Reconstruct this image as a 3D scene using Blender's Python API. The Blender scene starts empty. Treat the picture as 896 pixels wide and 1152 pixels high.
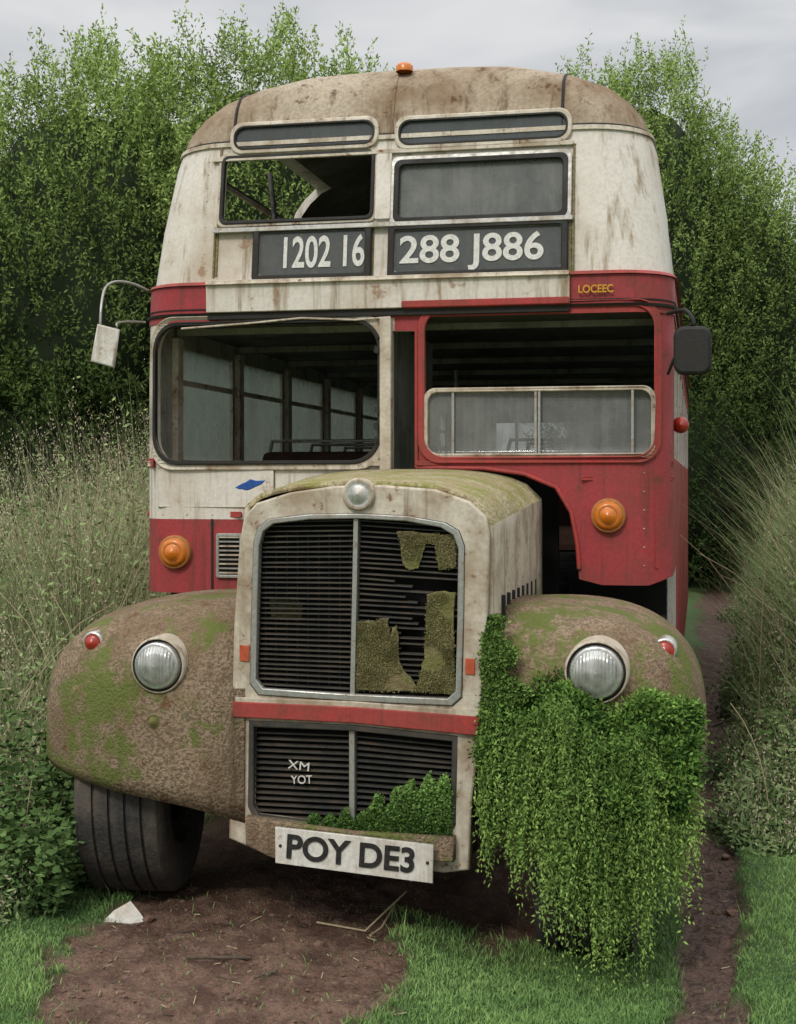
import bpy, math, numpy as np, random
from mathutils import Vector
rng=np.random.default_rng(7); random.seed(3)
sc=bpy.context.scene
sc.view_settings.view_transform='Standard'; sc.view_settings.look='None'; sc.view_settings.exposure=0
# ---------------------------------------------------------------- calibration
EYE=1.62; F=1600.0; TH=math.radians(12); CT,ST=math.cos(TH),math.sin(TH)
BX,BY=-0.016,6.35
def fp(u,v,d=0.0):
    """image pixel (u,v) cast through the camera -> bus-local coords (x,z) on the plane y=d of the bus"""
    a=(u-448)/F; Y=(d+BX*ST+BY*CT)/(a*ST+CT); X=a*Y
    return ((X-BX)*CT-(Y-BY)*ST, EYE+(540-v)/F*Y)
def fps(L,d=0.0): return [fp(u,v,d) for u,v in L]
# ---------------------------------------------------------------- materials
def newmat(n):
    m=bpy.data.materials.new(n); m.use_nodes=True; nt=m.node_tree
    b=nt.nodes['Principled BSDF']; return m,nt,b
def N(nt,t,**k):
    n=nt.nodes.new(t)
    for a,b in k.items(): setattr(n,a,b)
    return n
def noise(nt,vec,scale,detail=4,rough=.6,dist=0):
    n=N(nt,'ShaderNodeTexNoise'); n.inputs['Scale'].default_value=scale; n.inputs['Detail'].default_value=min(detail,4)
    n.inputs['Roughness'].default_value=rough; n.inputs['Distortion'].default_value=dist
    nt.links.new(vec,n.inputs['Vector']); return n.outputs['Fac']
def ramp(nt,fac,a,b,va=0,vb=1):
    r=N(nt,'ShaderNodeMapRange'); r.inputs['From Min'].default_value=a; r.inputs['From Max'].default_value=b
    r.inputs['To Min'].default_value=va; r.inputs['To Max'].default_value=vb; r.interpolation_type='SMOOTHSTEP'
    nt.links.new(fac,r.inputs['Value']); return r.outputs['Result']
def mix(nt,f,a,b,mode='MIX'):
    m=N(nt,'ShaderNodeMix',data_type='RGBA',blend_type=mode)
    for s,val in ((0,f),(6,a),(7,b)):
        if isinstance(val,(int,float)): m.inputs[s].default_value=val
        elif isinstance(val,tuple): m.inputs[s].default_value=(*val,1)
        else: nt.links.new(val,m.inputs[s])
    return m.outputs[2]
def mul(nt,a,b,op='MULTIPLY'):
    m=N(nt,'ShaderNodeMath',operation=op)
    for i,v in ((0,a),(1,b)):
        if isinstance(v,(int,float)): m.inputs[i].default_value=v
        else: nt.links.new(v,m.inputs[i])
    return m.outputs[0]
def weathered(n,base,dirt=(.12,.09,.055),da=.6,rust=(.16,.065,.025),ra=.5,rough=.6,scale=3,bump=.15,moss=None,ma=0,thr=.5,fine=60,spec=.3,ms=5,streak=1.0,speck=.35,bd=.01,sk=(.35,.68),mt=(.48,.6)):
    m,nt,b=newmat(n); tc=N(nt,'ShaderNodeTexCoord').outputs['Object']
    mp=N(nt,'ShaderNodeMapping'); mp.inputs['Scale'].default_value=(11,11,.8); nt.links.new(tc,mp.inputs['Vector'])
    v1=noise(nt,tc,scale,4,.65); v2=noise(nt,mp.outputs[0],1.6,4,.7); v3=noise(nt,tc,fine,3,.65); v4=noise(nt,tc,scale*4,4,.75)
    c=mix(nt,ramp(nt,v3,sk[0],sk[1],0,speck),base,tuple(x*.45 for x in base))
    c=mix(nt,mul(nt,ramp(nt,v1,thr-.12,thr+.22),da),c,dirt)
    c=mix(nt,mul(nt,ramp(nt,v2,.5,.74),min(1,da*streak)),c,tuple(x*.75 for x in dirt))
    c=mix(nt,mul(nt,ramp(nt,v4,.6,.68),ra),c,rust)
    if moss:
        v5=noise(nt,tc,ms,4,.75); c=mix(nt,mul(nt,ramp(nt,v5,mt[0],mt[1]),ma),c,moss)
    nt.links.new(c,b.inputs['Base Color'])
    nt.links.new(ramp(nt,v1,.3,.7,rough-.12,min(1,rough+.25)),b.inputs['Roughness'])
    b.inputs['Specular IOR Level'].default_value=spec
    bp=N(nt,'ShaderNodeBump'); bp.inputs['Strength'].default_value=bump; bp.inputs['Distance'].default_value=bd
    hh=mix(nt,.4,v3,v4); nt.links.new(hh,bp.inputs['Height']); nt.links.new(bp.outputs[0],b.inputs['Normal'])
    return m
CREAM=weathered('cream_paint',(.68,.635,.56),(.38,.29,.185),.8,(.24,.10,.04),.6,.5,1.6,.08,thr=.55,speck=.25,streak=1.25)
CREAM2=weathered('cream_trim',(.62,.56,.45),(.25,.17,.10),.8,(.18,.07,.03),.9,.55,5,.2,thr=.48)
RED=weathered('red_paint',(.36,.045,.05),(.17,.055,.04),.75,(.13,.05,.03),.6,.5,2.5,.12,thr=.52,streak=1.1)
REDB=weathered('red_trim',(.40,.05,.045),(.18,.06,.04),.65,(.14,.05,.03),.65,.5,5,.12)
ROOF=weathered('roof_paint',(.46,.385,.285),(.20,.13,.075),.9,(.10,.05,.028),.85,.85,2.5,.35,thr=.48,streak=1.1,speck=.55)
INNER=weathered('interior_lining',(.36,.35,.29),(.15,.14,.10),.8,(.14,.07,.04),.5,.7,3,.1)
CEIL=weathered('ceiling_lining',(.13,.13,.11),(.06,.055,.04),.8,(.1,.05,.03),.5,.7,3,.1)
FEND=weathered('mudguard_paint',(.33,.245,.165),(.17,.115,.07),.8,(.15,.07,.035),.75,.92,3,1.0,moss=(.12,.155,.035),ma=.85,fine=85,spec=.12,ms=2.6,speck=.9,bd=.02,sk=(.42,.6),mt=(.5,.6))
MOSSC=weathered('bonnet_lid_paint',(.52,.45,.28),(.32,.25,.11),.8,(.22,.12,.05),.6,.9,5,1,moss=(.25,.26,.07),ma=.85,ms=6,fine=70,speck=.85,bd=.02,sk=(.42,.6))
TAN=weathered('rotten_board',(.28,.225,.12),(.16,.13,.06),.7,(.13,.08,.03),.6,.95,9,1.0,moss=(.14,.15,.04),ma=.7,speck=.8,bd=.02)
DARK=weathered('dark_metal',(.02,.02,.019),(.04,.032,.022),.6,(.06,.03,.015),.5,.6,6,.2)
GRIL=weathered('grille_metal',(.05,.05,.046),(.11,.085,.06),.6,(.13,.06,.028),.7,.45,7,.2)
BLACK=weathered('blackened_cavity',(.008,.008,.008),(.014,.012,.01),.5,(.01,.008,.006),.3,.9,5,.1)
TYRE=weathered('tyre_rubber',(.05,.047,.045),(.14,.115,.09),.8,(.12,.09,.07),.6,.88,4,.8,speck=.6)
STEEL=weathered('worn_steel',(.42,.42,.39),(.25,.2,.14),.6,(.2,.09,.035),.6,.35,8,.1)
STEEL.node_tree.nodes['Principled BSDF'].inputs['Metallic'].default_value=.5
CHROME=weathered('lamp_chrome',(.7,.7,.68),(.4,.34,.25),.5,(.25,.13,.06),.5,.22,14,.1,spec=.6)
CHROME.node_tree.nodes['Principled BSDF'].inputs['Metallic'].default_value=.8
PLATE=weathered('plate_white',(.72,.70,.64),(.38,.31,.22),.6,(.25,.14,.06),.55,.5,6,.1)
SIGN=weathered('blind_grey',(.055,.062,.062),(.11,.11,.10),.75,(.14,.13,.12),.35,.5,6,.1)
LETW=weathered('faded_letter_white',(.72,.71,.66),(.42,.40,.35),.5,(.10,.10,.10),.9,.6,10,.1)
LETB=weathered('letter_black',(.015,.015,.015),(.06,.05,.04),.5,(.1,.08,.06),.4,.5,8,.1)
YEL=weathered('letter_yellow',(.65,.36,.03),(.3,.1,.03),.5,(.2,.1,.03),.5,.6,8,.1)
SEATM=weathered('seat_cloth',(.09,.045,.035),(.05,.04,.03),.6,(.03,.03,.02),.3,.9,6,.2)
BARK=weathered('bark',(.11,.085,.06),(.06,.05,.04),.7,(.06,.05,.04),.5,.95,5,.8)
BLUE=weathered('blue_rag',(.03,.12,.4),(.03,.06,.2),.5,(.02,.05,.1),.3,.8,8,.2)
def lens_mat(n,col,alpha=0):
    m,nt,b=newmat(n); tc=N(nt,'ShaderNodeTexCoord').outputs['Object']
    v=noise(nt,tc,30,4,.6); c=mix(nt,ramp(nt,v,.4,.75,0,.5),col,tuple(x*.45 for x in col))
    nt.links.new(c,b.inputs['Base Color']); b.inputs['Roughness'].default_value=.32; b.inputs['Coat Weight'].default_value=.25
    return m
ORANGE=lens_mat('orange_lens',(.62,.17,.01)); REDL=lens_mat('red_lens',(.36,.03,.015))
m,nt,b=newmat('lamp_glass'); tc=N(nt,'ShaderNodeTexCoord').outputs['Object']
wv=N(nt,'ShaderNodeTexWave'); wv.inputs['Scale'].default_value=26; wv.bands_direction='X'; nt.links.new(tc,wv.inputs[0])
nv=noise(nt,tc,9,4,.6); nt.links.new(mix(nt,ramp(nt,nv,.35,.7),(.62,.63,.60),(.25,.25,.22)),b.inputs['Base Color']); b.inputs['Metallic'].default_value=.35; b.inputs['Roughness'].default_value=.22
bp=N(nt,'ShaderNodeBump'); bp.inputs['Strength'].default_value=.5; bp.inputs['Distance'].default_value=.004; nt.links.new(wv.outputs[0],bp.inputs['Height']); nt.links.new(bp.outputs[0],b.inputs['Normal']); CLEAR=m
def glass(n,dirt,amt,trl=0):
    m=bpy.data.materials.new(n); m.use_nodes=True; nt=m.node_tree; nt.nodes.clear()
    o=N(nt,'ShaderNodeOutputMaterial'); tr=N(nt,'ShaderNodeBsdfTransparent'); gl=N(nt,'ShaderNodeBsdfGlossy'); df=N(nt,'ShaderNodeBsdfDiffuse'); tl=N(nt,'ShaderNodeBsdfTranslucent')
    tr.inputs[0].default_value=(.85,.88,.87,1); gl.inputs['Roughness'].default_value=.08; gl.inputs[0].default_value=(.9,.9,.9,1)
    df.inputs[0].default_value=(*dirt,1); tl.inputs[0].default_value=(*[min(1,x*1.6) for x in dirt],1)
    tc=N(nt,'ShaderNodeTexCoord').outputs['Object']; v=noise(nt,tc,3.5,4,.7,.4)
    mp=N(nt,'ShaderNodeMapping'); mp.inputs['Scale'].default_value=(12,12,1.2); nt.links.new(tc,mp.inputs['Vector']); v2=noise(nt,mp.outputs[0],1.5,4,.7)
    f=ramp(nt,mix(nt,.4,v,v2),.3,.7,amt*.5,min(1,amt*1.35))
    lw=N(nt,'ShaderNodeFresnel'); lw.inputs[0].default_value=1.5
    a=N(nt,'ShaderNodeMixShader'); nt.links.new(lw.outputs[0],a.inputs[0]); nt.links.new(tr.outputs[0],a.inputs[1]); nt.links.new(gl.outputs[0],a.inputs[2])
    d2=N(nt,'ShaderNodeMixShader'); d2.inputs[0].default_value=trl; nt.links.new(df.outputs[0],d2.inputs[1]); nt.links.new(tl.outputs[0],d2.inputs[2])
    c=N(nt,'ShaderNodeMixShader'); nt.links.new(f,c.inputs[0]); nt.links.new(a.outputs[0],c.inputs[1]); nt.links.new(d2.outputs[0],c.inputs[2])
    nt.links.new(c.outputs[0],o.inputs[0]); return m
GLS=glass('dirty_glass',(.34,.37,.33),.42,.6); GLD=glass('grimy_glass',(.22,.225,.21),.62); GLK=glass('dark_vent_glass',(.11,.12,.12),.7)
def foliage(n):
    m=bpy.data.materials.new(n); m.use_nodes=True; nt=m.node_tree; nt.nodes.clear()
    o=N(nt,'ShaderNodeOutputMaterial'); at=N(nt,'ShaderNodeAttribute'); at.attribute_name='Col'
    df=N(nt,'ShaderNodeBsdfDiffuse'); nt.links.new(at.outputs['Color'],df.inputs[0]); nt.links.new(df.outputs[0],o.inputs[0]); return m
LEAF=foliage('leaves'); GRASSM=foliage('grass_blades')
# ---------------------------------------------------------------- object helpers
bus=bpy.data.objects.new('double_decker_bus',None); sc.collection.objects.link(bus)
bus.location=(BX,BY,0); bus.rotation_euler=(0,0,-TH)
def link(o,parent=None):
    sc.collection.objects.link(o)
    if parent is not None: o.parent=parent
    return o
def mesh(name,V,Fc,mat,parent=bus,smooth=False,mats=None,mi=None):
    me=bpy.data.meshes.new(name); me.from_pydata([tuple(v) for v in V],[],Fc); me.update()
    for m in (mats or [mat]): me.materials.append(m)
    if mi is not None: me.polygons.foreach_set('material_index',mi)
    if smooth: me.polygons.foreach_set('use_smooth',[True]*len(me.polygons))
    return link(bpy.data.objects.new(name,me),parent)
def bevel(o,w,seg=2):
    m=o.modifiers.new('b','BEVEL'); m.width=w; m.segments=seg; m.limit_method='ANGLE'; return o
def box(name,x0,x1,y0,y1,z0,z1,mat,bv=.004,parent=bus):
    V=[(x,y,z) for x in (x0,x1) for y in (y0,y1) for z in (z0,z1)]
    o=mesh(name,V,[(0,1,3,2),(4,6,7,5),(0,4,5,1),(2,3,7,6),(0,2,6,4),(1,5,7,3)],mat,parent)
    if bv: bevel(o,bv)
    return o
def rr(x0,z0,x1,z1,r,n=6):
    L=[]
    for cx,cz,a0 in ((x1-r,z1-r,0),(x0+r,z1-r,90),(x0+r,z0+r,180),(x1-r,z0+r,270)):
        for i in range(n+1):
            a=math.radians(a0+90*i/n); L.append((cx+r*math.cos(a),cz+r*math.sin(a)))
    return L
def rrp(u0,v0,u1,v1,r,d=0,n=6):
    um,vm=(u0+u1)/2,(v0+v1)/2
    x0=fp(u0,vm,d)[0]; x1=fp(u1,vm,d)[0]; z1=fp(um,v0,d)[1]; z0=fp(um,v1,d)[1]
    return rr(x0,z0,x1,z1,r,n)
def inset(L,k):
    cx=sum(p[0] for p in L)/len(L); cz=sum(p[1] for p in L)/len(L)
    xs=[p[0] for p in L]; zs=[p[1] for p in L]; hx=(max(xs)-min(xs))/2; hz=(max(zs)-min(zs))/2
    return [(cx+(p[0]-cx)*(hx-k)/hx, cz+(p[1]-cz)*(hz-k)/hz) for p in L]
def plate(name,loops,y,th,mat,bv=.002,surf=None,parent=bus):
    cu=bpy.data.curves.new(name,'CURVE'); cu.dimensions='2D'; cu.fill_mode='BOTH'; cu.extrude=max(th/2-bv,.0005); cu.bevel_depth=bv; cu.bevel_resolution=1
    for L in loops:
        s=cu.splines.new('POLY'); s.points.add(len(L)-1)
        for p,q in zip(s.points,L): p.co=(q[0],q[1],0,1)
        s.use_cyclic_u=True
    t=bpy.data.objects.new('t',cu); sc.collection.objects.link(t); dg=bpy.context.evaluated_depsgraph_get(); dg.update()
    me=bpy.data.meshes.new_from_object(t.evaluated_get(dg)); bpy.data.objects.remove(t); bpy.data.curves.remove(cu)
    n=len(me.vertices); co=np.empty(n*3); me.vertices.foreach_get('co',co); co=co.reshape(-1,3)
    out=np.stack([co[:,0],y-co[:,2],co[:,1]],1)
    if surf:
        for i in range(n): out[i,1]+=surf(out[i,0],out[i,2])
    me.vertices.foreach_set('co',out.ravel()); me.materials.clear(); me.materials.append(mat); me.name=name
    for p in me.polygons: p.material_index=0
    me.update()
    return link(bpy.data.objects.new(name,me),parent)
def tube(name,pts,r,mat,cyc=False,parent=bus,smooth=False):
    cu=bpy.data.curves.new(name,'CURVE'); cu.dimensions='3D'; cu.bevel_depth=r; cu.bevel_resolution=3; cu.use_fill_caps=True
    s=cu.splines.new('NURBS' if smooth else 'POLY'); s.points.add(len(pts)-1)
    for p,q in zip(s.points,pts): p.co=(*q,1)
    s.use_cyclic_u=cyc
    if smooth: s.use_endpoint_u=True; s.order_u=3
    cu.materials.append(mat); return link(bpy.data.objects.new(name,cu),parent)
def lathe(name,c,prof,mats,mi,n=32,axis='y',parent=bus,rot=None):
    V=[];Fc=[];M=[]
    for r,o in prof:
        for k in range(n):
            a=2*math.pi*k/n; V.append((r*math.cos(a),-o,r*math.sin(a)))
    for j in range(len(prof)-1):
        for k in range(n):
            k2=(k+1)%n; Fc.append((j*n+k,j*n+k2,(j+1)*n+k2,(j+1)*n+k)); M.append(mi[j])
    o=mesh(name,V,Fc,None,parent,True,mats,M); o.location=c
    if rot: o.rotation_euler=rot
    return o
def text(name,body,x,z,y,w,h,mat,off=.01,rz=0,parent=bus,lean=0):
    cu=bpy.data.curves.new(name,'FONT'); cu.body=body; cu.size=1; cu.extrude=.004; cu.offset=off; cu.align_x='CENTER'; cu.align_y='CENTER'
    cu.materials.append(mat); o=link(bpy.data.objects.new(name,cu),parent)
    bpy.context.view_layer.update(); d=o.dimensions.copy()
    o.scale=(w/d.x,h/d.y,.5); o.rotation_euler=(math.pi/2-lean,rz,0); o.location=(x,y,z); return o
# ---------------------------------------------------------------- bus body
R=[(.45,1.22,0,.18),(1.13,1.22,0,.18),(1.44,1.22,0,.18),(1.70,1.22,0,.18),(2.10,1.22,0,.18),(2.38,1.22,0,.20),(2.385,1.225,-.012,.22),(2.51,1.225,-.014,.24),(2.515,1.21,0,.24),
   (2.8,1.19,.035,.28),(3.10,1.145,.08,.3),(3.18,1.12,.09,.3),(3.26,1.09,.10,.3),(3.34,1.03,.125,.3),(3.41,.95,.155,.3),(3.47,.82,.2,.3),(3.52,.66,.27,.28),(3.56,.45,.38,.25),(3.58,.2,.6,.15)]
LEN=8.2
Rz=[r[0] for r in R]
def par(z): return [float(np.interp(z,Rz,[r[k] for r in R])) for k in (1,2,3)]
def surf(x,z):
    hw,yf,r=par(z); e=abs(x)-(hw-r)
    if e<=0: return yf
    e=min(e,r*.999); return yf+r-math.sqrt(r*r-e*e)
def plan(hw,yf,r,back):
    P=[]; f=hw-r
    for i in range(25): P.append((-f+2*f*i/24,yf))
    for i in range(1,9):
        a=math.radians(90*i/8); P.append((f+r*math.sin(a),yf+r-r*math.cos(a)))
    for i in range(1,13): P.append((hw,yf+r+(back-r-yf-r)*i/12))
    for i in range(1,6):
        a=math.radians(90*i/5); P.append((f+r*math.cos(a),back-r+r*math.sin(a)))
    for i in range(1,9): P.append((f-2*f*i/8,back))
    for i in range(1,6):
        a=math.radians(90*i/5); P.append((-f-r*math.sin(a),back-r+r*math.cos(a)))
    for i in range(1,13): P.append((-hw,back-r-(back-r-yf-r)*i/12))
    for i in range(1,8):
        a=math.radians(90*i/8); P.append((-f-r*math.cos(a),yf+r-r*math.sin(a)))
    return P
V=[];Fc=[];M=[]
for z,hw,yf,r in R:
    back=LEN-(yf if z>3.1 else 0); P=plan(hw,yf,r,back); n=len(P); V+=[(x,y,z) for x,y in P]
for j in range(len(R)-1):
    z0=R[j][0]
    for k in range(n):
        k2=(k+1)%n; Fc.append((j*n+k,j*n+k2,(j+1)*n+k2,(j+1)*n+k))
        xm=(V[j*n+k][0]+V[j*n+k2][0])/2
        if z0>=3.17: m=2
        elif 2.37<z0<2.512: m=1
        elif z0>=2.5: m=0
        elif z0<1.43: m=1
        elif xm<0.0: m=0
        else: m=1
        M.append(m)
t0=(len(R)-1)*n; Fc.append(tuple(range(t0,t0+n))); M.append(2)
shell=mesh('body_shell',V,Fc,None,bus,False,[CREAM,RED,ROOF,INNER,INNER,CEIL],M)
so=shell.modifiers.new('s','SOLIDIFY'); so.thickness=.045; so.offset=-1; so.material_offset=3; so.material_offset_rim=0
def prism(loop,y0,y1,V,Fc):
    b=len(V); k=len(loop); V+=[(x,y0,z) for x,z in loop]+[(x,y1,z) for x,z in loop]
    Fc.append(tuple(range(b,b+k))[::-1]); Fc.append(tuple(range(b+k,b+2*k)))
    for i in range(k): j=(i+1)%k; Fc.append((b+i,b+j,b+k+j,b+k+i))
def prism_fix(o):
    import bmesh
    bm=bmesh.new(); bm.from_mesh(o.data); bmesh.ops.recalc_face_normals(bm,faces=bm.faces); bm.to_mesh(o.data); bm.free()
def cbox(x0,x1,y0,y1,z0,z1):
    b=len(V); V.extend([(x,y,z) for x in (x0,x1) for y in (y0,y1) for z in (z0,z1)])
    Fc.extend([tuple(b+q for q in f) for f in [(0,1,3,2),(4,6,7,5),(0,4,5,1),(2,3,7,6),(0,2,6,4),(1,5,7,3)]])
upA=rrp(250,172,420,249,.03,.05); upB=rrp(445,176,638,247,.03,.05)
cabW=rrp(172,363,428,520,.13,0,10); rightW=rrp(477,345,738,515,.09,0,8)
cuts=[]
V=[];Fc=[]
for L in (upA,upB,cabW,rightW): prism(L,-.3,.34,V,Fc)
for i in range(8):
    y0=.42+.95*i
    cbox(-1.6,1.6,y0,y0+.82,1.72,2.27)
    if i>1: cbox(-1.6,1.6,y0,y0+.82,2.72,3.06)
    else: cbox(.6,1.6,y0,y0+.82,2.72,3.06)
cbox(-1.6,-.75,.42,2.19,2.72,3.40)
c1=mesh('c1',V,Fc,DARK); prism_fix(c1); cuts.append(c1)
V=[];Fc=[]
hole=fps([(441,372),(469,372),(469,526),(545,527),(590,533),(626,548),(643,576),(650,612),(652,655)])
hole+=[(hole[-1][0],.3),(hole[0][0],.3)]
prism(hole,-.3,.3,V,Fc); c2=mesh('c2',V,Fc,DARK); prism_fix(c2); cuts.append(c2)
V=[];Fc=[]; prism([(-1.5,.2),(1.5,.2),(1.5,1.20),(1.22,1.20),(1.12,1.165),(.92,1.165),(.82,1.19),(.70,1.24),(.3,1.24),(0,1.10),(-1.5,1.10)],-.4,.85,V,Fc)
prism([(-.7,1.75),(.7,1.75),(.7,2.2),(-.7,2.2)],LEN-.5,LEN+.3,V,Fc); prism([(-.7,2.7),(.7,2.7),(.7,3.05),(-.7,3.05)],LEN-.5,LEN+.3,V,Fc)
c3=mesh('c3',V,Fc,DARK); prism_fix(c3); cuts.append(c3)
for c in cuts:
    m=shell.modifiers.new('bo','BOOLEAN'); m.object=c; m.operation='DIFFERENCE'; m.solver='EXACT'
dg=bpy.context.evaluated_depsgraph_get(); dg.update(); me=bpy.data.meshes.new_from_object(shell.evaluated_get(dg))
shell.modifiers.clear(); shell.data=me
for c in cuts: bpy.data.objects.remove(c)
for p in me.polygons: p.use_smooth=True
me.set_sharp_from_angle(angle=math.radians(25))
def frame(name,L,out,inn,mat,th=.02,off=.004):
    return plate(name,[inset(L,-out),inset(L,inn)],-off,th,mat,.004,surf)
frame('upper_window_frame_a',upA,.016,.002,CREAM2,.016); frame('upper_window_frame_b',upB,.02,.010,STEEL)
frame('cab_window_frame',cabW,.032,.004,CREAM2,.03); frame('cab_window_seal',cabW,.006,.004,DARK,.04,.006)
frame('nearside_window_frame',rightW,.02,.003,REDB,.024)
frame('upper_window_seal',upA,.003,.006,DARK,.03); frame('upper_window_seal_b',upB,.003,.014,DARK,.024)
plate('upper_glass_b',[inset(upB,.005)],.015,.005,GLD,.0005,surf)
for nm,q in (('vent_a',(264,138,423,167)),('vent_b',(449,130,640,161))):
    L=rrp(*q,.05,.09)
    plate(nm+'_frame',[inset(L,-.012),inset(L,.004)],-.006,.03,CREAM2,.005,surf); plate(nm+'_seal',[inset(L,.003),inset(L,.009)],-.006,.034,DARK,.002,surf); plate(nm+'_glass',[inset(L,.006)],-.005,.006,GLK,.0005,surf)
    plate(nm+'_backing',[inset(L,.006)],.006,.010,BLACK,.0005,surf)
for nm,q,tx,tq in (('destination_a',(289,256,414,312),'1202 16',(317,268,408,302)),('destination_b',(441,252,635,307),'288 J886',(450,262,612,299))):
    L=rrp(*q,.015,0); plate(nm+'_case',[inset(L,-.012),inset(L,.008)],-.012,.04,DARK,.005,surf); plate(nm+'_blind',[inset(L,.002)],-.006,.02,SIGN,.001,surf)
    plate(nm+'_bead',[inset(L,.010),inset(L,.013)],-.016,.006,STEEL,.001,surf)
    x0,z1=fp(tq[0],tq[1],0); x1,z0=fp(tq[2],tq[3],0); zc=(z0+z1)/2; text(nm+'_text',tx,(x0+x1)/2,zc,surf(0,zc)-.0185,x1-x0,z1-z0,LETW,.018,lean=.1222)
def pl(name,u0,v0,u1,v1,mat,off,th,r=.004,d=0,bv=.003): return plate(name,[rrp(u0,v0,u1,v1,r,d,2)],-off,th,mat,bv,surf)
pl('fascia_panel',236,317,641,347,CREAM,.016,.03)
pl('canopy_lip',236,348.5,641,355,DARK,.01,.03); pl('canopy_red_line',455,338,641,345,REDB,.033,.006)
pl('fascia_ledge',236,312,641,316,CREAM2,.024,.05); pl('window_ledge',240,250,644,254,STEEL,.016,.04)
pl('upper_waist_seam',240,168,645,172,CREAM2,.010,.02,d=.07)
pl('centre_pillar',424,172,440,247,CREAM,.009,.02,d=.05)
for u in (240,284,419,437,642): pl('panel_seam',u-.8,255,u+.8,312,TAN,.003,.010,.001,0,.001)
for u in (247,646): pl('corner_seam',u-1,160,u+1,312,TAN,.003,.012,.001,.05,.001)
def band(name,z0,z1,off,mat):
    A=[];B=[]
    for z in (z0,z1):
        hw,yf,r=par(z); A.append([(x,y,z) for x,y in plan(hw+off,yf-off,r+off,LEN+off)]); B.append([(x,y,z) for x,y in plan(hw-.005,yf+.005,r,LEN-.005)])
    k=len(A[0]); V=A[0]+A[1]+B[1]+B[0]; Fc=[]
    for i in range(k):
        j=(i+1)%k
        for a in range(3): Fc.append((a*k+i,a*k+j,(a+1)*k+j,(a+1)*k+i))
        Fc.append((3*k+i,3*k+j,j,i))
    return mesh(name,V,Fc,mat)
band('roof_gutter',3.165,3.185,.012,CREAM2); band('red_band_bead_top',2.512,2.527,.02,REDB); band('red_band_bead_low',2.372,2.384,.016,DARK)
band('gutter_dark_line',3.188,3.194,.006,DARK); band('red_band_groove',2.40,2.405,.005,DARK); band('red_band_low_line',2.345,2.371,.006,REDB)  # first band is a thin dark line just above the gutter
for x in (-.03,-.78,.74,):
    pts=[(x,surf(x,z)-.002,z) for z in np.linspace(3.19,3.54,14) if abs(x)<par(z)[0]-.02]
    pts=pts+[(pts[-1][0],pts[-1][1]+.3,pts[-1][2]+.015)]
    tube('roof_seam',pts,.007,DARK if x!=-.03 else ROOF)
lathe('roof_marker_lamp',(.0,.22,3.505),[(.04,0),(.04,.025),(.03,.037),(.0,.04)],[ORANGE],[0]*3,20,rot=(-math.pi/2,0,0))
V=[];Fc=[]
def rivet(x,z,s=.005):
    y=surf(x,z); b=len(V)
    for k in range(6):
        a=k*math.pi/3; V.append((x+s*math.cos(a),y-.0005,z+s*math.sin(a)))
    V.append((x,y-.004,z))
    for k in range(6): Fc.append((b+k,b+(k+1)%6,b+6))
for xx in (-.90,.80):
    for z in np.linspace(2.6,3.1,9): rivet(xx,z,.004)
for xx in np.linspace(-1.1,.0,10): rivet(xx,1.46)
for z in np.linspace(1.25,1.65,6): rivet(1.1,z,.004)
mesh('rivets',V,Fc,CREAM2)
V=[];Fc=[]
for z in (1.80,1.86,1.93,2.2,2.26):
    b=len(V); x=-.075+random.uniform(-.006,.006); s=random.uniform(.006,.012); y=surf(x,z)-.038
    for k in range(7):
        a=k*math.tau/7; q=s*random.uniform(.6,1.4); V.append((x+q*math.cos(a),y,z+1.5*q*math.sin(a)))
    Fc.append(tuple(range(b,b+7)))
mesh('post_rust_holes',V,Fc,DARK)
x,z=fp(671,326); text('side_lettering','LOCEEC',x,z,surf(x,z)-.016,.15,.035,YEL,.02)
pl('cab_raised_panel',178,528,308,570,CREAM,.008,.012); pl('cab_waist_bead',160,519,440,524,CREAM2,.012,.03)
pl('cab_panel_gap',176.5,526.5,309.5,571.5,TAN,.001,.006,.004,0,.001)
pl('cab_red_patch',153,516,171,525,REDB,.015,.03); pl('cab_low_bead',152,576,272,581,REDB,.008,.02)
pl('cab_low_seam',238,584,240,664,DARK,.002,.008,.001,0,.001)
L=rrp(246,602,272,648,.008,0); plate('cab_louvre_frame',[inset(L,-.006),inset(L,.004)],-.008,.016,STEEL,.002,surf)
for i in range(9):
    v=604+i*5; x0,z=fp(247,v); x1,_=fp(271,v); box('cab_louvre',x0,x1,-.014,0,z-.004,z+.003,STEEL if i%2 else CREAM2,0)
plate('cab_louvre_dark',[L],-.002,.006,BLACK,.0005,surf)
pl('cab_post',430,358,441,530,CREAM2,.012,.05)
gl=rrp(479,437,736,513,.05,0,6)
plate('nearside_lower_glass',[inset(gl,.006)],.01,.005,GLD,.0005,surf); plate('nearside_glass_frame',[inset(gl,-.004),inset(gl,.008)],0,.03,CREAM2,.004,surf)
for u in (510,603,607,712):
    x0,zt=fp(u,439); _,zb=fp(u,511); box('glazing_bar',x0-.006,x0+.006,-.008,.012,zb,zt,STEEL,.002)
pl('red_post',738,352,756,640,REDB,.002,.006); pl('nearside_waist_bead',470,519,757,523,REDB,.010,.02); pl('nearside_mid_bead',655,536,757,540,REDB,.008,.02)
hp=fps([(469,526),(545,527),(590,533),(626,548),(643,576),(650,612),(652,640)]); tube('hole_lip',[(x,-.004,z) for x,z in hp],.010,REDB)
tube('slot_lip',[(hole[1][0],-.004,hole[1][1]),(hole[1][0],-.004,hole[2][1])],.009,REDB)
RIM=weathered('lamp_rim',(.45,.18,.05),(.3,.12,.04),.5,(.2,.1,.04),.4)
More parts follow.
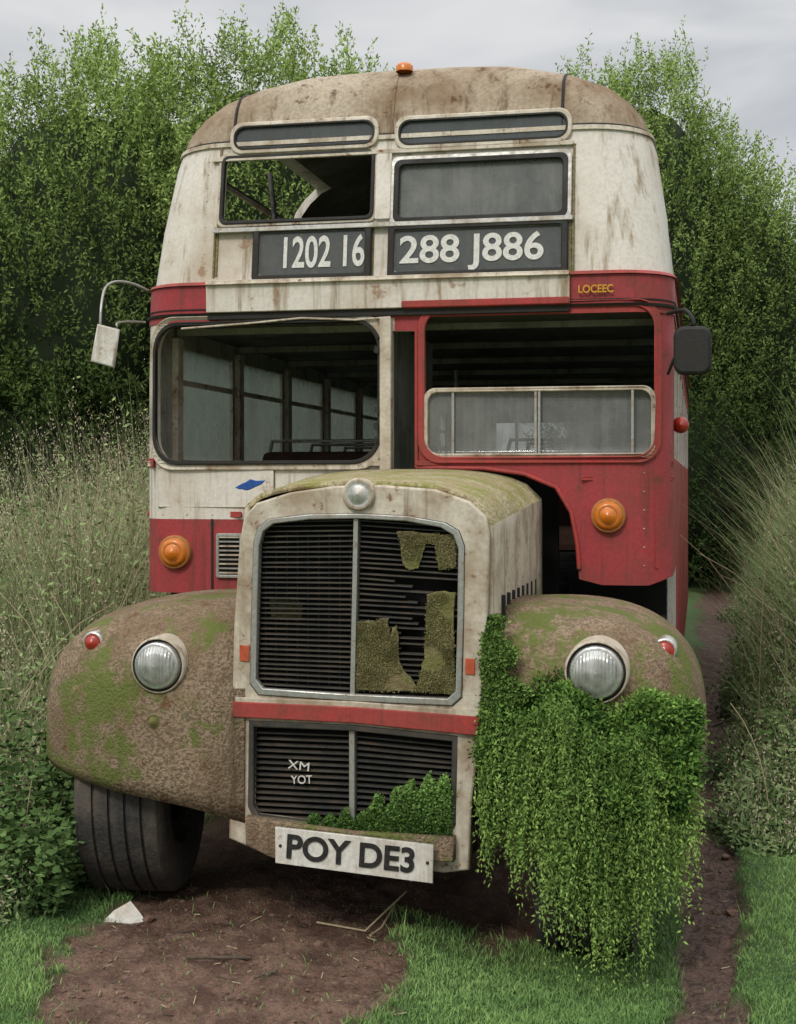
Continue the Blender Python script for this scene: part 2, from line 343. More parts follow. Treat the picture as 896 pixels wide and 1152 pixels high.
for nm,u,v,rr_ in (('indicator_offside',198,621,.078),('indicator_nearside',685,580,.075)):
    x,z=fp(u,v); y=surf(x,z)
    lathe(nm,(x,y,z),[(rr_,-.01),(rr_,.02),(rr_*.93,.03),(rr_*.82,.026),(rr_*.8,.035),(rr_*.55,.05),(rr_*.5,.046),(rr_*.42,.062),(0,.07)],[ORANGE,RIM],[1,1,1,0,0,1,0,0])
# ---- interior
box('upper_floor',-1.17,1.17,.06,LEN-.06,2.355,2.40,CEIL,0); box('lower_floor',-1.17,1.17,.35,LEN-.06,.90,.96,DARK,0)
for i in range(9):
    y=.38+.95*i-.03
    box('ceiling_rib',-1.16,1.16,y,y+.04,2.325,2.354,INNER,0)
    for z0,z1 in ((1.72,2.33),(2.72,3.1)):
        for s in (-1,1):
            if z0>2 and s<0 and i==1: continue
            xx=s*(par(z0)[0]-.06); box('window_pillar',xx-.015,xx+.015,y-.03,y+.05,z0-.04,z1-.02,CREAM2,.003)
for s in (-1,1):
    box('window_rail',s*1.175-.012,s*1.175+.012,.42,LEN-.2,2.09,2.115,CREAM2,.002)
    box('side_sill',s*1.16-.02,s*1.16+.02,.25,LEN-.2,1.68,1.715,CREAM2,.003)
    box('side_glass',s*1.19-.002,s*1.19+.002,.42,LEN-.5,1.72,2.27,GLS,0)
tube('broken_roof_stay',[(-.62,.3,2.62),(-.98,1.3,3.3)],.014,DARK)
for r in range(7):
    for s in (-.68,.68):
        for zb,yy in ((1.0,1.5),(2.35,1.4)):
            if zb>2 and r<1: continue
            y=yy+r*.85; box('seat_back',s-.42,s+.42,y,y+.09,zb+.3,zb+.78 if zb<2 else zb+.6,SEATM,.04); box('seat_cushion',s-.42,s+.42,y-.42,y,zb+.25,zb+.38,SEATM,.04)
            if zb<2: tube('seat_grab_rail',[(s-.38,y+.04,zb+.76),(s-.36,y+.04,zb+.84),(s+.36,y+.04,zb+.84),(s+.38,y+.04,zb+.76)],.012,STEEL)
for r in range(4):
    tube('grab_pole',[(-.25,1.5+r*1.6,.96),(-.25,1.5+r*1.6,2.35)],.015,STEEL)
box('cab_partition',-.10,-.07,.1,1.3,.95,2.35,INNER,0)
box('cab_bulkhead_low',-1.15,-.1,1.3,1.34,.95,1.6,INNER,0)
tube('steering_wheel',[(-.65+.2*math.cos(a),.38+.2*math.sin(a)*.5,1.55+.2*math.sin(a)*.5) for a in np.linspace(0,2*math.pi,24)],.012,DARK)
box('chassis',-.85,.85,-.9,LEN-.3,.38,.62,BLACK,.02); box('bulkhead',-1.18,.70,.32,.36,.55,1.66,BLACK,0); box('bulkhead_side',.70,1.18,.85,.89,.55,1.2,BLACK,0)
box('engine_block',-.1,.42,-1.0,.2,.6,1.2,BLACK,.03)
# ---- bonnet
def bsec(t):
    y=-1.235+1.24*t; xl=-.275-.215*t; xr=.60+.04*t; zl=1.515+.045*t; zr=1.455+.075*t; zt=1.595+.055*t; zb=.55+.4*t
    P=[(xl,zb),(xl,zb+(zl-zb)*.5)]
    for i in range(21):
        s=-1+2*i/20; x=(xl+xr)/2+(xr-xl)/2*s; zs=zl+(zr-zl)*(s+1)/2
        P.append((x,zs+(zt-zs)*(1-abs(s)**3.0)**.6))
    P+=[(xr,zr-.05),(xr,zr-.25),(xr,zb)]
    return [(x,y,z) for x,z in P]
V=[];Fc=[];M=[]
for j in range(13):
    S=bsec(j/12); k=len(S); V+=S
for j in range(12):
    for i in range(k-1):
        Fc.append((j*k+i,(j+1)*k+i,(j+1)*k+i+1,j*k+i+1)); M.append(1 if 2<=i<22 else 0)
b=mesh('bonnet',V,Fc,None,bus,True,[CREAM2,MOSSC],M); s_=b.modifiers.new('s','SOLIDIFY'); s_.thickness=.02; s_.offset=-1
b.data.set_sharp_from_angle(angle=math.radians(40))
tube('bonnet_edge',[(bsec(t)[22][0]+.004,bsec(t)[22][1],bsec(t)[22][2]-.004) for t in np.linspace(0,1,6)],.010,CREAM2)
tube('bonnet_hinge',[(bsec(t)[12][0],bsec(t)[12][1],bsec(t)[12][2]+.002) for t in np.linspace(.02,1,6)],.008,MOSSC)
def sidestrip(nm,z0a,z1a,z0b,z1b,y0,y1,off,mat):
    xa=.602+off; xb=.634+off
    mesh(nm,[(xa,y0,z0a),(xb,y1,z0b),(xb,y1,z1b),(xa,y0,z1a),(xa-.012,y0,z0a),(xb-.012,y1,z0b),(xb-.012,y1,z1b),(xa-.012,y0,z1a)],[(0,1,2,3),(7,6,5,4),(0,3,7,4),(1,5,6,2),(3,2,6,7),(0,4,5,1)],mat)
sidestrip('bonnet_seam',1.385,1.397,1.44,1.452,-1.2,-.03,.009,DARK)
sidestrip('bonnet_red_stripe',1.30,1.33,1.355,1.385,-1.2,-.03,.012,REDB)
sidestrip('bonnet_side_panel',.85,1.27,1.0,1.33,-1.17,-.05,.009,GRIL)
for i in range(8):
    y=-1.05+i*.12; box('bonnet_louvre',.612,.640+.02*i/8,y,y+.02,.98,1.2,DARK,.003)
# ---- radiator front
FD=-1.25
outer=fps([(262,940),(265,820),(268,700),(274,610),(279,582),(292,568),(330,556),(380,549),(430,548),(490,553),(527,566),(545,582),(549,600),(547,680),(541,800),(530,900),(527,975),(500,978),(280,948)],FD)
up=fps([(287,765),(289,680),(291,612),(296,595),(308,586),(350,581),(405,580),(460,583),(500,590),(515,599),(521,615),(520,700),(518,780),(508,789),(400,784),(296,777)],FD)
lo=fps([(285,812),(400,817),(514,829),(512,925),(504,938),(400,932),(290,918),(284,905)],FD)
plate('radiator_surround',[outer,up,lo],FD,.05,CREAM2,.008)
plate('grille_rim',[inset(up,-.006),inset(up,.008)],FD-.018,.03,STEEL,.004)
plate('grille_rim_seal',[inset(up,-.010),inset(up,-.005)],FD-.022,.012,DARK,.002)
plate('lower_rim',[inset(lo,-.004),inset(lo,.008)],FD-.015,.03,GRIL,.004)
plate('radiator_core',[inset(outer,.02)],FD+.10,.02,BLACK,.001)
xm,zt=fp(402,582,FD); _,zb=fp(402,782,FD); xmb=fp(398,782,FD)[0]
mesh('grille_divider',[(xm-.008,FD-.02,zt),(xm+.008,FD-.02,zt),(xmb+.008,FD-.02,zb),(xmb-.008,FD-.02,zb),(xm-.008,FD+.03,zt),(xm+.008,FD+.03,zt),(xmb+.008,FD+.03,zb),(xmb-.008,FD+.03,zb)],[(0,3,2,1),(4,5,6,7),(0,4,7,3),(1,2,6,5),(0,1,5,4),(3,7,6,2)],STEEL)
xm2,zt2=fp(397,815,FD); _,zb2=fp(397,930,FD); box('lower_divider',xm2-.010,xm2+.010,FD-.015,FD+.03,zb2,zt2,STEEL,.002)
V=[];Fc=[]
def bar(x0,x1,za,zb_,y0,y1,h):
    b=len(V)
    for x,z in ((x0,za),(x1,zb_)):
        V.extend([(x,y0,z-h),(x,y1,z-h*.2),(x,y1,z+h),(x,y0,z+h*.2)])
    for f in [(0,1,2,3),(4,7,6,5),(0,4,5,1),(1,5,6,2),(2,6,7,3),(3,7,4,0)]: Fc.append(tuple(b+q for q in f))
nS=34
for i in range(nS):
    f=(i+.5)/nS
    vl=584+f*(778-584); vm=582+f*(784-582); vr=590+f*(788-590)
    l=fp(290,vl,FD); mm=fp(400,vm,FD); r=fp(520,vr,FD)
    bar(l[0],mm[0],l[1]+random.uniform(-.002,.002),mm[1]+random.uniform(-.002,.002),FD+.005,FD+.03,.0036)
    a,bb=mm[0],r[0]
    if 10<i<26 and random.random()<.55: bb=a+(bb-a)*random.uniform(.35,.75)
    bar(a,bb,mm[1]+random.uniform(-.002,.002),mm[1]+(r[1]-mm[1])*(bb-a)/(r[0]-a)+random.uniform(-.006,.002),FD+.005,FD+.03,.0034)
for i in range(16):
    f=(i+.5)/16; l=fp(286,814+f*108,FD); mm=fp(398,818+f*110,FD); r=fp(513,829+f*105,FD)
    bar(l[0],mm[0],l[1],mm[1],FD+.008,FD+.03,.0042); bar(mm[0],r[0],mm[1],r[1]-random.uniform(0,.004),FD+.008,FD+.03,.0042)
for k in range(9):
    a=fp(296+k*12,600,FD); b2=fp(294+k*12,775,FD)
    bar(a[0]-.0015,a[0]+.0015,(a[1]+b2[1])/2,(a[1]+b2[1])/2,FD+.031,FD+.034,(a[1]-b2[1])/2)
mesh('grille_slats',V,Fc,GRIL)
def ragged(L,amp=.008,sub=5):
    O=[]
    for i in range(len(L)):
        a=L[i]; b=L[(i+1)%len(L)]
        for k in range(sub):
            t=k/sub; O.append((a[0]+(b[0]-a[0])*t+random.uniform(-amp,amp),a[1]+(b[1]-a[1])*t+random.uniform(-amp,amp)))
    return O
PB=[fps([(402,700),(436,697),(440,720),(447,700),(449,745),(470,775),(478,740),(482,668),(512,665),(512,780),(402,776)],FD),fps([(448,598),(512,602),(513,638),(495,640),(490,612),(478,610),(470,640),(456,640)],FD),fps([(300,675),(338,678),(336,698),(302,697)],FD)]
plate('rotten_board_low',[ragged(PB[0],.006)],FD-.002,.012,TAN,.002)
plate('rotten_board_top',[ragged(PB[1],.005)],FD+.002,.010,TAN,.002)
plate('rotten_board_left',[ragged(PB[2],.004)],FD+.036,.004,TAN,.001)
x,z=fp(406,556,FD); lathe('radiator_badge',(x,FD-.02,z),[(.058,-.03),(.058,.02),(.052,.028),(.044,.022),(.03,.028),(0,.032)],[CREAM2,CHROME],[0,0,0,1,1])
plate('radiator_red_stripe',[fps([(264,790),(400,796),(538,807),(538,826),(400,812),(264,805)],FD-.03)],FD-.034,.022,REDB,.004)
plate('radiator_cream_bead',[fps([(266,785),(400,790),(538,801),(538,806),(400,795),(266,789)],FD-.03)],FD-.03,.02,CREAM2,.003)
PO=lens_mat('patch_orange',(.50,.09,.04))
for u,v in ((275,735),(529,750)):
    plate('reflector_patch',[fps([(u-5,v-9),(u+5,v-8),(u+5,v+9),(u-5,v+8)],FD-.03)],FD-.028,.006,PO,.001)
plate('bumper_beam',[fps([(280,920),(400,936),(510,943),(510,966),(400,962),(310,962),(281,948)],FD-.05)],FD-.05,.06,FEND,.006)
pts=fps([(311,931),(487,951),(487,993),(311,970)],FD-.12)
plate('number_plate',[pts],FD-.12,.014,PLATE,.002)
for q in ((.03,.5),(.97,.5)):
    x=pts[0][0]+(pts[1][0]-pts[0][0])*q[0]; z=(pts[0][1]+pts[3][1])/2+(pts[1][1]-pts[0][1])*q[0]; lathe('plate_screw',(x,FD-.127,z),[(.006,0),(.005,.004),(0,.005)],[DARK],[0,0],10)
cx=sum(p[0] for p in pts)/4; cz=sum(p[1] for p in pts)/4; sl=math.atan2(pts[0][1]-pts[1][1],pts[1][0]-pts[0][0])
text('number_plate_text','POY DE3',cx-.01,cz,FD-.13,.46,.088,LETB,.025,sl)
tube('plate_bracket',[(cx+.23,FD-.1,cz-.06),(cx+.2,FD-.09,cz-.09),(cx+.08,FD-.02,.33),(cx-.05,FD+.2,.3)],.006,STEEL)
x,z=fp(337,868,FD); text('grille_scrawl','XM',x,z+.02,FD-.004,.08,.03,LETW,.0,.1); text('grille_scrawl_b','YOT',x+.01,z-.03,FD-.004,.08,.03,LETW,.0,-.06)
# ---- mudguards
E=.56; PW=2/E
def guard(nm,xin,W,sgn,yc,D,zb,H,low):
    V=[];Fc=[]; na,nb=24,50
    for i in range(na+1):
        al=math.pi/2*i/na
        xs=math.sin(al)**E; rho=max(math.cos(al),0)**E
        col=[]
        for j in range(nb+1):
            be=math.pi*j/nb; c=math.cos(be); s=math.sin(be)
            yy=-abs(c)**E*(1 if c>0 else -1)*D*rho; zz=abs(s)**E*H*rho
            col.append((xin+sgn*W*xs,yc+yy,zb+zz+.006*math.sin(7*xs+3*j*.2)))
        f=col[0]; bk=col[-1]
        lowz=low*(1-xs)
        col=[(f[0],f[1]+.015,f[2]-lowz-.012),(f[0],f[1]+.003,f[2]-lowz*.5)]+col+[(bk[0],bk[1],bk[2]-.1*(1-xs))]
        V+=col
    k=nb+4
    for i in range(na):
        for j in range(k-1):
            q=(i*k+j,(i+1)*k+j,(i+1)*k+j+1,i*k+j+1); Fc.append(q if sgn<0 else q[::-1])
    o=mesh(nm,V,Fc,FEND,bus,True); m=o.modifiers.new('s','SOLIDIFY'); m.thickness=.022; m.offset=-1
    return o
LG=(-.28,.92,-1,-.66,.61,.56,.58); RG=(.585,.755,1,-.66,.60,.58,.56)
guard('mudguard_offside',*LG,.17); guard('mudguard_nearside',*RG,.05)
def gy(G,x,z):
    xin,W,s,yc,D,zb,H=G; q=1-abs((x-xin)/W)**PW-abs(max(z-zb,0)/H)**PW
    return yc-D*max(q,0.02)**(1/PW)
for G,xx in ((LG,-.62),(RG,.98)):
    pts=[]
    for be in np.linspace(.35,math.pi*.9,24):
        x=xx; q=(1-abs((x-G[0])/G[1])**PW)**(1/PW); c=math.cos(be); s=math.sin(be)
        pts.append((x,G[3]-abs(c)**E*(1 if c>0 else -1)*G[4]*q,G[5]+abs(s)**E*G[6]*q+.001))
    tube('mudguard_seam',[p for p in pts if p[2]>G[5]+G[6]*.82],.005,FEND)
# pressed swage line where the crown turns down to the nose
for G in (LG,RG):
    be=math.radians(58); pts=[]
    for xs_ in np.linspace(.03,.9,26):
        q=(1-xs_**PW)**(1/PW); pts.append((G[0]+G[2]*G[1]*xs_,G[3]-math.cos(be)**E*G[4]*q,G[5]+math.sin(be)**E*G[6]*q))
    tube('mudguard_swage',pts,.006,FEND)
for nm,u,v,G,r in (('headlamp_offside',180,748,LG,.105),('headlamp_nearside',671,757,RG,.112)):
    x,z=fp(u,v,-1.26); y=gy(G,x,z)-.035
    lathe(nm,(x,y,z),[(r*1.04,-.14),(r*1.0,-.02),(r*1.0,.012),(r*.97,.024),(r*.92,.028),(r*.90,.016),(r*.84,.016),(r*.82,.034),(r*.76,.044),(r*.69,.038),(r*.66,.044),(r*.45,.058),(0,.066)],[CREAM2,DARK,CHROME,CLEAR],[0,0,0,0,1,1,2,2,2,3,3,3],40)
for nm,u,v,G,r,mt in (('side_lamp_offside',104,723,LG,.042,REDL),('side_lamp_nearside',747,737,RG,.045,REDL),('mudguard_boss',178,810,LG,.03,None)):
    x,z=fp(u,v,-1.15 if mt else -1.24); y=gy(G,x,z)-(.02 if mt else 0)
    lathe(nm,(x,y,z),[(r,-.1),(r,.012),(r*.85,.024),(r*.78,.02),(r*.5,.036),(0,.042)],[CHROME if mt else TAN,mt or TAN],[0,0,0,1,1])
# ---- wheels
def wheel(nm,x,y,z,Rr,W,steer):
    prof=[(.0,W*.28),(.16,W*.28),(.17,W*.36),(Rr*.56,W*.34),(Rr*.58,W*.44),(Rr*.75,W*.50),(Rr*.93,W*.48),(Rr*.99,W*.43)]
    k=5
    for i in range(k):
        c=W*.43-(i+.5)*W*.86/k; g=W*.86/k*.40
        prof+=[(Rr,c+g),(Rr,c-g)]
        if i<k-1: prof+=[(Rr-.012,c-g-.002),(Rr-.012,c-g*1.5+.002)]
    prof+=[(Rr*.99,-W*.43),(Rr*.93,-W*.48),(Rr*.75,-W*.5),(Rr*.58,-W*.44),(Rr*.56,-W*.3),(0,-W*.28)]
    mi=[1,1,1]+[0]*(len(prof)-1-5)+[1,1]
    o=lathe(nm,(x,y,z),prof,[TYRE,DARK],mi,56,rot=(0,0,math.pi/2+steer))
    o.data.set_sharp_from_angle(angle=math.radians(35)); return o
wheel('front_wheel_offside',-.88,-.74,.41,.45,.36,.14); wheel('front_wheel_nearside',.93,-.86,.32,.44,.38,.05)
wheel('rear_wheel_offside',-1.0,6.2,.46,.46,.3,0); wheel('rear_wheel_nearside',1.0,6.2,.46,.46,.3,0)
tube('front_axle',[(-.84,-.74,.42),(.93,-.86,.34)],.04,BLACK)
# ---- mirrors
x,z=fp(157,318,-.05); xe,ze=fp(113,366,-.3)
tube('mirror_arm_offside',[(x+.02,0,z-.03),(x-.02,-.08,z),(x-.1,-.2,z-.01),(xe,-.3,ze+.08),(xe,-.3,ze)],.006,STEEL,smooth=True)
xa,za=fp(157,362,-.02); tube('mirror_stay_offside',[(xa+.02,0,za),(xa-.06,-.2,za-.01),(fp(132,372,-.3)[0],-.3,za-.05)],.005,STEEL,smooth=True)
plate('mirror_offside',[fps([(112,367),(132,372),(127,411),(105,405)],-.3)],-.3,.03,PLATE,.008)
xr,zr=fp(757,352,0); tube('mirror_arm_nearside',[(1.2,.02,zr),(1.26,-.06,zr+.01),(1.30,-.12,zr-.02),(1.31,-.12,zr-.06)],.009,DARK,smooth=True)
tube('mirror_arm_nearside_b',[(1.2,.02,zr-.26),(1.27,-.1,zr-.1),(1.30,-.12,zr-.06)],.007,DARK,smooth=True)
L=rrp(762,371,797,418,.03,-.14); plate('mirror_nearside',[L],-.14,.05,DARK,.014)
lathe('side_marker_lamp',(1.25,.3,fp(775,475)[1]),[(.03,-.03),(.038,.0),(.033,.03),(.0,.045)],[REDL],[0]*3,20)
tube('torn_trim',[(fp(u,v,-.02)[0],-.03,fp(u,v,-.02)[1]) for u,v in ((205,370),(280,364),(340,358),(400,360),(440,357))],.005,CREAM2)
plate('blue_rag',[ragged(fps([(290,548),(305,540),(320,542),(310,547),(298,551)],-.9),.004,3)],-1.15,.01,BLUE,.002)
# ================================================================ ground
def vnoise(X,Y,s,seed=0):
    r=np.random.default_rng(seed).random((256,256)); x=X*s+1000; y=Y*s+1000
    xi=np.floor(x).astype(int); yi=np.floor(y).astype(int); fx=x-xi; fy=y-yi; fx=fx*fx*(3-2*fx); fy=fy*fy*(3-2*fy)
    g=lambda a,b:r[a%256,b%256]
    return (g(xi,yi)*(1-fx)+g(xi+1,yi)*fx)*(1-fy)+(g(xi,yi+1)*(1-fx)+g(xi+1,yi+1)*fx)*fy
def fbm(X,Y,s,seed=0): return sum(vnoise(X,Y,s*2**k,seed+k)*.5**k for k in range(4))/1.875
def pathc(Y): return .2126*Y+.02+.016*(Y-4.2)
def pathw(Y): return .11+.012*np.clip(Y-4.2,0,30)
def sstep(a,b,x): t=np.clip((x-a)/(b-a),0,1); return t*t*(3-2*t)
def dirtmask(X,Y):
    n=(fbm(X,Y,3,5)-.5); n2=fbm(X,Y,14,9)-.5
    e=((np.abs(X+.56)/.62)**2.4+(np.abs(Y-4.85)/1.0)**2.4)**(1/2.4)+n*.45+n2*.35
    patch=1-sstep(.90,1.06,e)
    lx=(X-BX)*CT-(Y-BY)*ST; ly=(X-BX)*ST+(Y-BY)*CT
    under=(1-sstep(.85,1.15,np.abs(lx)+n*.3))*sstep(-1.15,-.85,ly+n*.5)*(1-sstep(8,9,ly))
    p=1-sstep(.8,1.15,np.abs(X-pathc(Y))/pathw(Y)+n*1.1+n2*1.1)
    return np.clip(np.maximum(patch,under),0,1),p
def hgt(X,Y):
    h=-.12*np.exp(-((X-.72)/.55)**2-((Y-5.15)/.75)**2)-.03*np.exp(-((X+1.0)/.4)**2-((Y-5.6)/.5)**2)
    d,p=dirtmask(X,Y); m=np.maximum(d,p)
    h=h-.022*m-.03*p+(fbm(X,Y,5,20)-.5)*.05*(1-.3*m)+(fbm(X,Y,18,30)-.5)*.05*m+(fbm(X,Y,.25,40)-.5)*.15*sstep(9,20,Y)
    return h
def axis(a,b,c,st,g):
    L=list(np.arange(a,b,st)); s=st
    while L[-1]<c: s*=g; L.append(L[-1]+s)
    return L
xp=axis(0,3.0,8,.020,1.02); s=.3
while xp[-1]<400: xp.append(xp[-1]+s); s*=1.25
xn=axis(0,2.0,6,.020,1.05); s=.4
while xn[-1]<400: xn.append(xn[-1]+s); s*=1.3
xs=np.array([-v for v in xn[:0:-1]]+xp)
ys=axis(3.2,7.5,30,.020,1.02); s=1
while ys[-1]<600: ys.append(ys[-1]+s); s*=1.25
ys=np.array([-60,-20,-5,0,2,2.8]+ys)
XX,YY=np.meshgrid(xs,ys); ZZ=hgt(XX,YY); ny,nx=XX.shape
me=bpy.data.meshes.new('ground'); me.vertices.add(nx*ny); me.vertices.foreach_set('co',np.stack([XX,YY,ZZ],-1).ravel())
ii=np.arange(nx*ny).reshape(ny,nx); q=np.stack([ii[:-1,:-1],ii[:-1,1:],ii[1:,1:],ii[1:,:-1]],-1).reshape(-1,4)
me.loops.add(q.size); me.loops.foreach_set('vertex_index',q.ravel()); me.polygons.add(len(q)); me.polygons.foreach_set('loop_start',np.arange(len(q))*4); me.polygons.foreach_set('loop_total',np.full(len(q),4))
me.update(calc_edges=True); me.polygons.foreach_set('use_smooth',[True]*len(q))
d,p=dirtmask(XX,YY); at=me.attributes.new('soil','FLOAT_COLOR','POINT'); at.data.foreach_set('color',np.stack([d,p,d*0,d*0+1],-1).ravel().astype(np.float32))
m,nt,b=newmat('ground_soil_and_turf'); tc=N(nt,'ShaderNodeTexCoord').outputs['Object']
A=N(nt,'ShaderNodeAttribute'); A.attribute_name='soil'; sp=N(nt,'ShaderNodeSeparateColor'); nt.links.new(A.outputs['Color'],sp.inputs[0])
g1=noise(nt,tc,6,4,.7); g2=noise(nt,tc,70,4,.75); g3=noise(nt,tc,24,4,.7)
turf=mix(nt,ramp(nt,g1,.35,.65),(.08,.15,.045),(.12,.20,.06)); turf=mix(nt,ramp(nt,g2,.4,.7),turf,(.05,.09,.03))
soil=mix(nt,ramp(nt,g1,.35,.65),(.135,.072,.05),(.27,.165,.115)); soil=mix(nt,ramp(nt,g2,.45,.7,0,.85),soil,(.07,.038,.026)); soil=mix(nt,ramp(nt,g3,.56,.66,0,.5),soil,(.32,.22,.165))
so2=mix(nt,ramp(nt,g2,.35,.7),(.12,.07,.052),(.22,.14,.11)); so2=mix(nt,ramp(nt,g3,.48,.62,0,.85),so2,(.05,.031,.024))
c=mix(nt,sp.outputs[0],turf,soil); c=mix(nt,sp.outputs[1],c,so2); nt.links.new(c,b.inputs['Base Color']); nt.links.new(ramp(nt,g1,.35,.65,.5,.9),b.inputs['Roughness']); b.inputs['Specular IOR Level'].default_value=.35
bp=N(nt,'ShaderNodeBump'); bp.inputs['Strength'].default_value=1; bp.inputs['Distance'].default_value=.05; hh=mix(nt,.5,g3,g2); nt.links.new(hh,bp.inputs['Height']); nt.links.new(bp.outputs[0],b.inputs['Normal'])
me.materials.append(m); link(bpy.data.objects.new('ground',me))
# ================================================================ vegetation builders
def fast(name,V,quads,tris,col,mat,parent=None):
    me=bpy.data.meshes.new(name); me.vertices.add(len(V)); me.vertices.foreach_set('co',V.astype(np.float32).ravel())
    lp=quads.ravel() if tris is None else np.concatenate([quads.ravel(),tris.ravel()])
    nq=len(quads); ntt=0 if tris is None else len(tris)
    me.loops.add(len(lp)); me.loops.foreach_set('vertex_index',lp.astype(np.int32)); me.polygons.add(nq+ntt)
    st=np.arange(nq)*4; tot=np.full(nq,4)
    if ntt: st=np.concatenate([st,nq*4+np.arange(ntt)*3]); tot=np.concatenate([tot,np.full(ntt,3)])
    me.polygons.foreach_set('loop_start',st.astype(np.int32)); me.polygons.foreach_set('loop_total',tot.astype(np.int32)); me.update(calc_edges=True)
    a=me.attributes.new('Col','FLOAT_COLOR','POINT'); a.data.foreach_set('color',np.concatenate([col,np.ones((len(col),1))],1).astype(np.float32).ravel())
    me.materials.append(mat); return link(bpy.data.objects.new(name,me),parent)
def nrm(a): return a/np.maximum(np.linalg.norm(a,axis=-1,keepdims=True),1e-9)
def leaves(name,C,D,L,W,col,parent=None,mat=None):
    D=nrm(D); S=nrm(np.cross(D,rng.normal(size=D.shape))); L=np.broadcast_to(L,(len(C),))[:,None]; W=np.broadcast_to(W,(len(C),))[:,None]
    V=np.stack([C,C+D*L*.45+S*W*.5,C+D*L,C+D*L*.45-S*W*.5],1).reshape(-1,3)
    return fast(name,V,np.arange(len(V)).reshape(-1,4),None,np.repeat(col,4,0),mat or LEAF,parent)
def blades(name,B,H,W,lean,cb,ct,parent=None):
    n=len(B); a=rng.uniform(0,2*np.pi,n); S=np.stack([np.cos(a),np.sin(a),a*0],1); a2=rng.uniform(0,2*np.pi,n)
    Ld=np.stack([np.cos(a2),np.sin(a2),a*0],1)*lean[:,None]; up=np.array([0,0,1.])
    H=H[:,None]; W=W[:,None]
    m1=B+up*H*.5+Ld*.3*H; tp=B+up*H*np.sqrt(np.maximum(1-lean[:,None]**2,.2))+Ld*H
    V=np.stack([B-S*W/2,B+S*W/2,m1-S*W*.4,m1+S*W*.4,tp],1).reshape(-1,3); i=np.arange(n)*5
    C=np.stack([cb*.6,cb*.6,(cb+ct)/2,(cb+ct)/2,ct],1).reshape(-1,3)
    return fast(name,V,np.stack([i,i+1,i+3,i+2],1),np.stack([i+2,i+3,i+4],1),C,GRASSM,parent)
def lerp(a,b,t): return np.array(a)[None]*(1-t[:,None])+np.array(b)[None]*t[:,None]
# lawn
n=240000; Y=3.9+ (rng.random(n)**1.7)*6.5; X=rng.uniform(-1,1,n)*(.30*Y)
d,p=dirtmask(X,Y); k=(rng.random(n)>np.maximum(d,p)*1.15)|(rng.random(n)<.015); X,Y,dm=X[k],Y[k],np.maximum(d,p)[k]
B=np.stack([X,Y,hgt(X,Y)-.003],1); cl=fbm(X,Y,4,60); cl3=fbm(X,Y,1.5,62)
t=np.clip((cl-.5)*2+(cl3-.5)*2+.5+rng.normal(0,.18,len(X)),0,1)
hb=rng.uniform(.010,.028,len(X))*(.5+cl)*np.where(rng.random(len(X))<.03,2.2,1)*np.where((dm>.1)&(dm<.9),1.6,1)
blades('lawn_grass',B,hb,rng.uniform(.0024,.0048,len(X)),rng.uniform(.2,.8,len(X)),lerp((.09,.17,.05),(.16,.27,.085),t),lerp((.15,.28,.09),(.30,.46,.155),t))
def edgeR(Y): return .2126*Y+.34+.02*(Y-8)
def field(name,side,n,nleaf,par_):
    u=rng.random(n)**1.35
    Y=5.1+u*17
    if side<0:
        lim=np.where(Y<6.25,-1.30-.1*(6.2-Y),BX-1.36*CT+(Y-BY)*ST/CT)
        lim=lim-.35*fbm(Y*3,Y*0,1,77)+.1
        X=lim-(rng.random(n)**1.15)*np.minimum(.9+.28*(Y-5),5)
        dist=lim-X; H=np.clip(.30+.52*(Y-5.4),.18,1.72)*np.clip(.55+dist*.8,.5,1.0)
    else:
        Y=6.2+u*21; lim=edgeR(Y)-.45*fbm(Y*2,Y*0,1,78)+.12; dist=(rng.random(n)**1.25)*np.minimum(.8+.25*(Y-6),4.5); X=lim+dist
        X=np.where(Y>21,X-2*rng.random(n),X)
        H=np.clip(.16+1.9*sstep(0,.85,dist+.6*(fbm(X,Y,1.2,400)-.5)),.1,2.1)*np.clip((Y-5.9)*.42,.15,1)
    cl=fbm(X,Y,1.8,71+side); cl2=fbm(X,Y,.6,171+side); H=H*(.45+1.05*cl)*rng.uniform(.45,1.15,n)
    B=np.stack([X,Y,hgt(X,Y)-.02],1)
    far=np.clip((Y-6)/6,0,1)
    t=np.clip((cl2-.5)*2.2+.5+rng.normal(0,.22,n),0,1)
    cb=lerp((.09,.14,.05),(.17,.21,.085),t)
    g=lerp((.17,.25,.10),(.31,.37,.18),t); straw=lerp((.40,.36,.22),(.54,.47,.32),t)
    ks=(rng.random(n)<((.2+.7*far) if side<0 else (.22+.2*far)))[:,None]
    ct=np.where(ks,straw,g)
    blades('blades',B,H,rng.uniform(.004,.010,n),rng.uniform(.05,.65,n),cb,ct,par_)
    idx=rng.integers(0,n,nleaf); f=rng.random(nleaf)**.75; hh=H[idx]*f
    C=B[idx]+np.stack([rng.normal(0,.05,nleaf),rng.normal(0,.05,nleaf),hh],1)
    D=rng.normal(size=(nleaf,3))*[1,1,.5]+[0,0,.5]
    tt=np.clip(f*.75+(cl2[idx]-.5)*1.4+rng.normal(0,.2,nleaf),0,1)
    leaves('weeds',C,D,rng.uniform(.02,.06,nleaf),rng.uniform(.008,.020,nleaf),lerp((.05,.09,.03),(.26,.35,.15),tt),par_)
    ns=n//3 if side<0 else n//5; idx=rng.integers(0,n,ns); ns2=6; C=np.repeat(B[idx]+np.stack([rng.normal(0,.03,ns),rng.normal(0,.03,ns),H[idx]*.95],1),ns2,0)
    C=C+rng.normal(0,1,C.shape)*[.012,.012,.05]
    leaves('seedheads',C,rng.normal(size=C.shape)*[.5,.5,1]+[0,0,1],.017,.006,lerp((.36,.32,.20),(.60,.53,.40),rng.random(len(C))),par_)
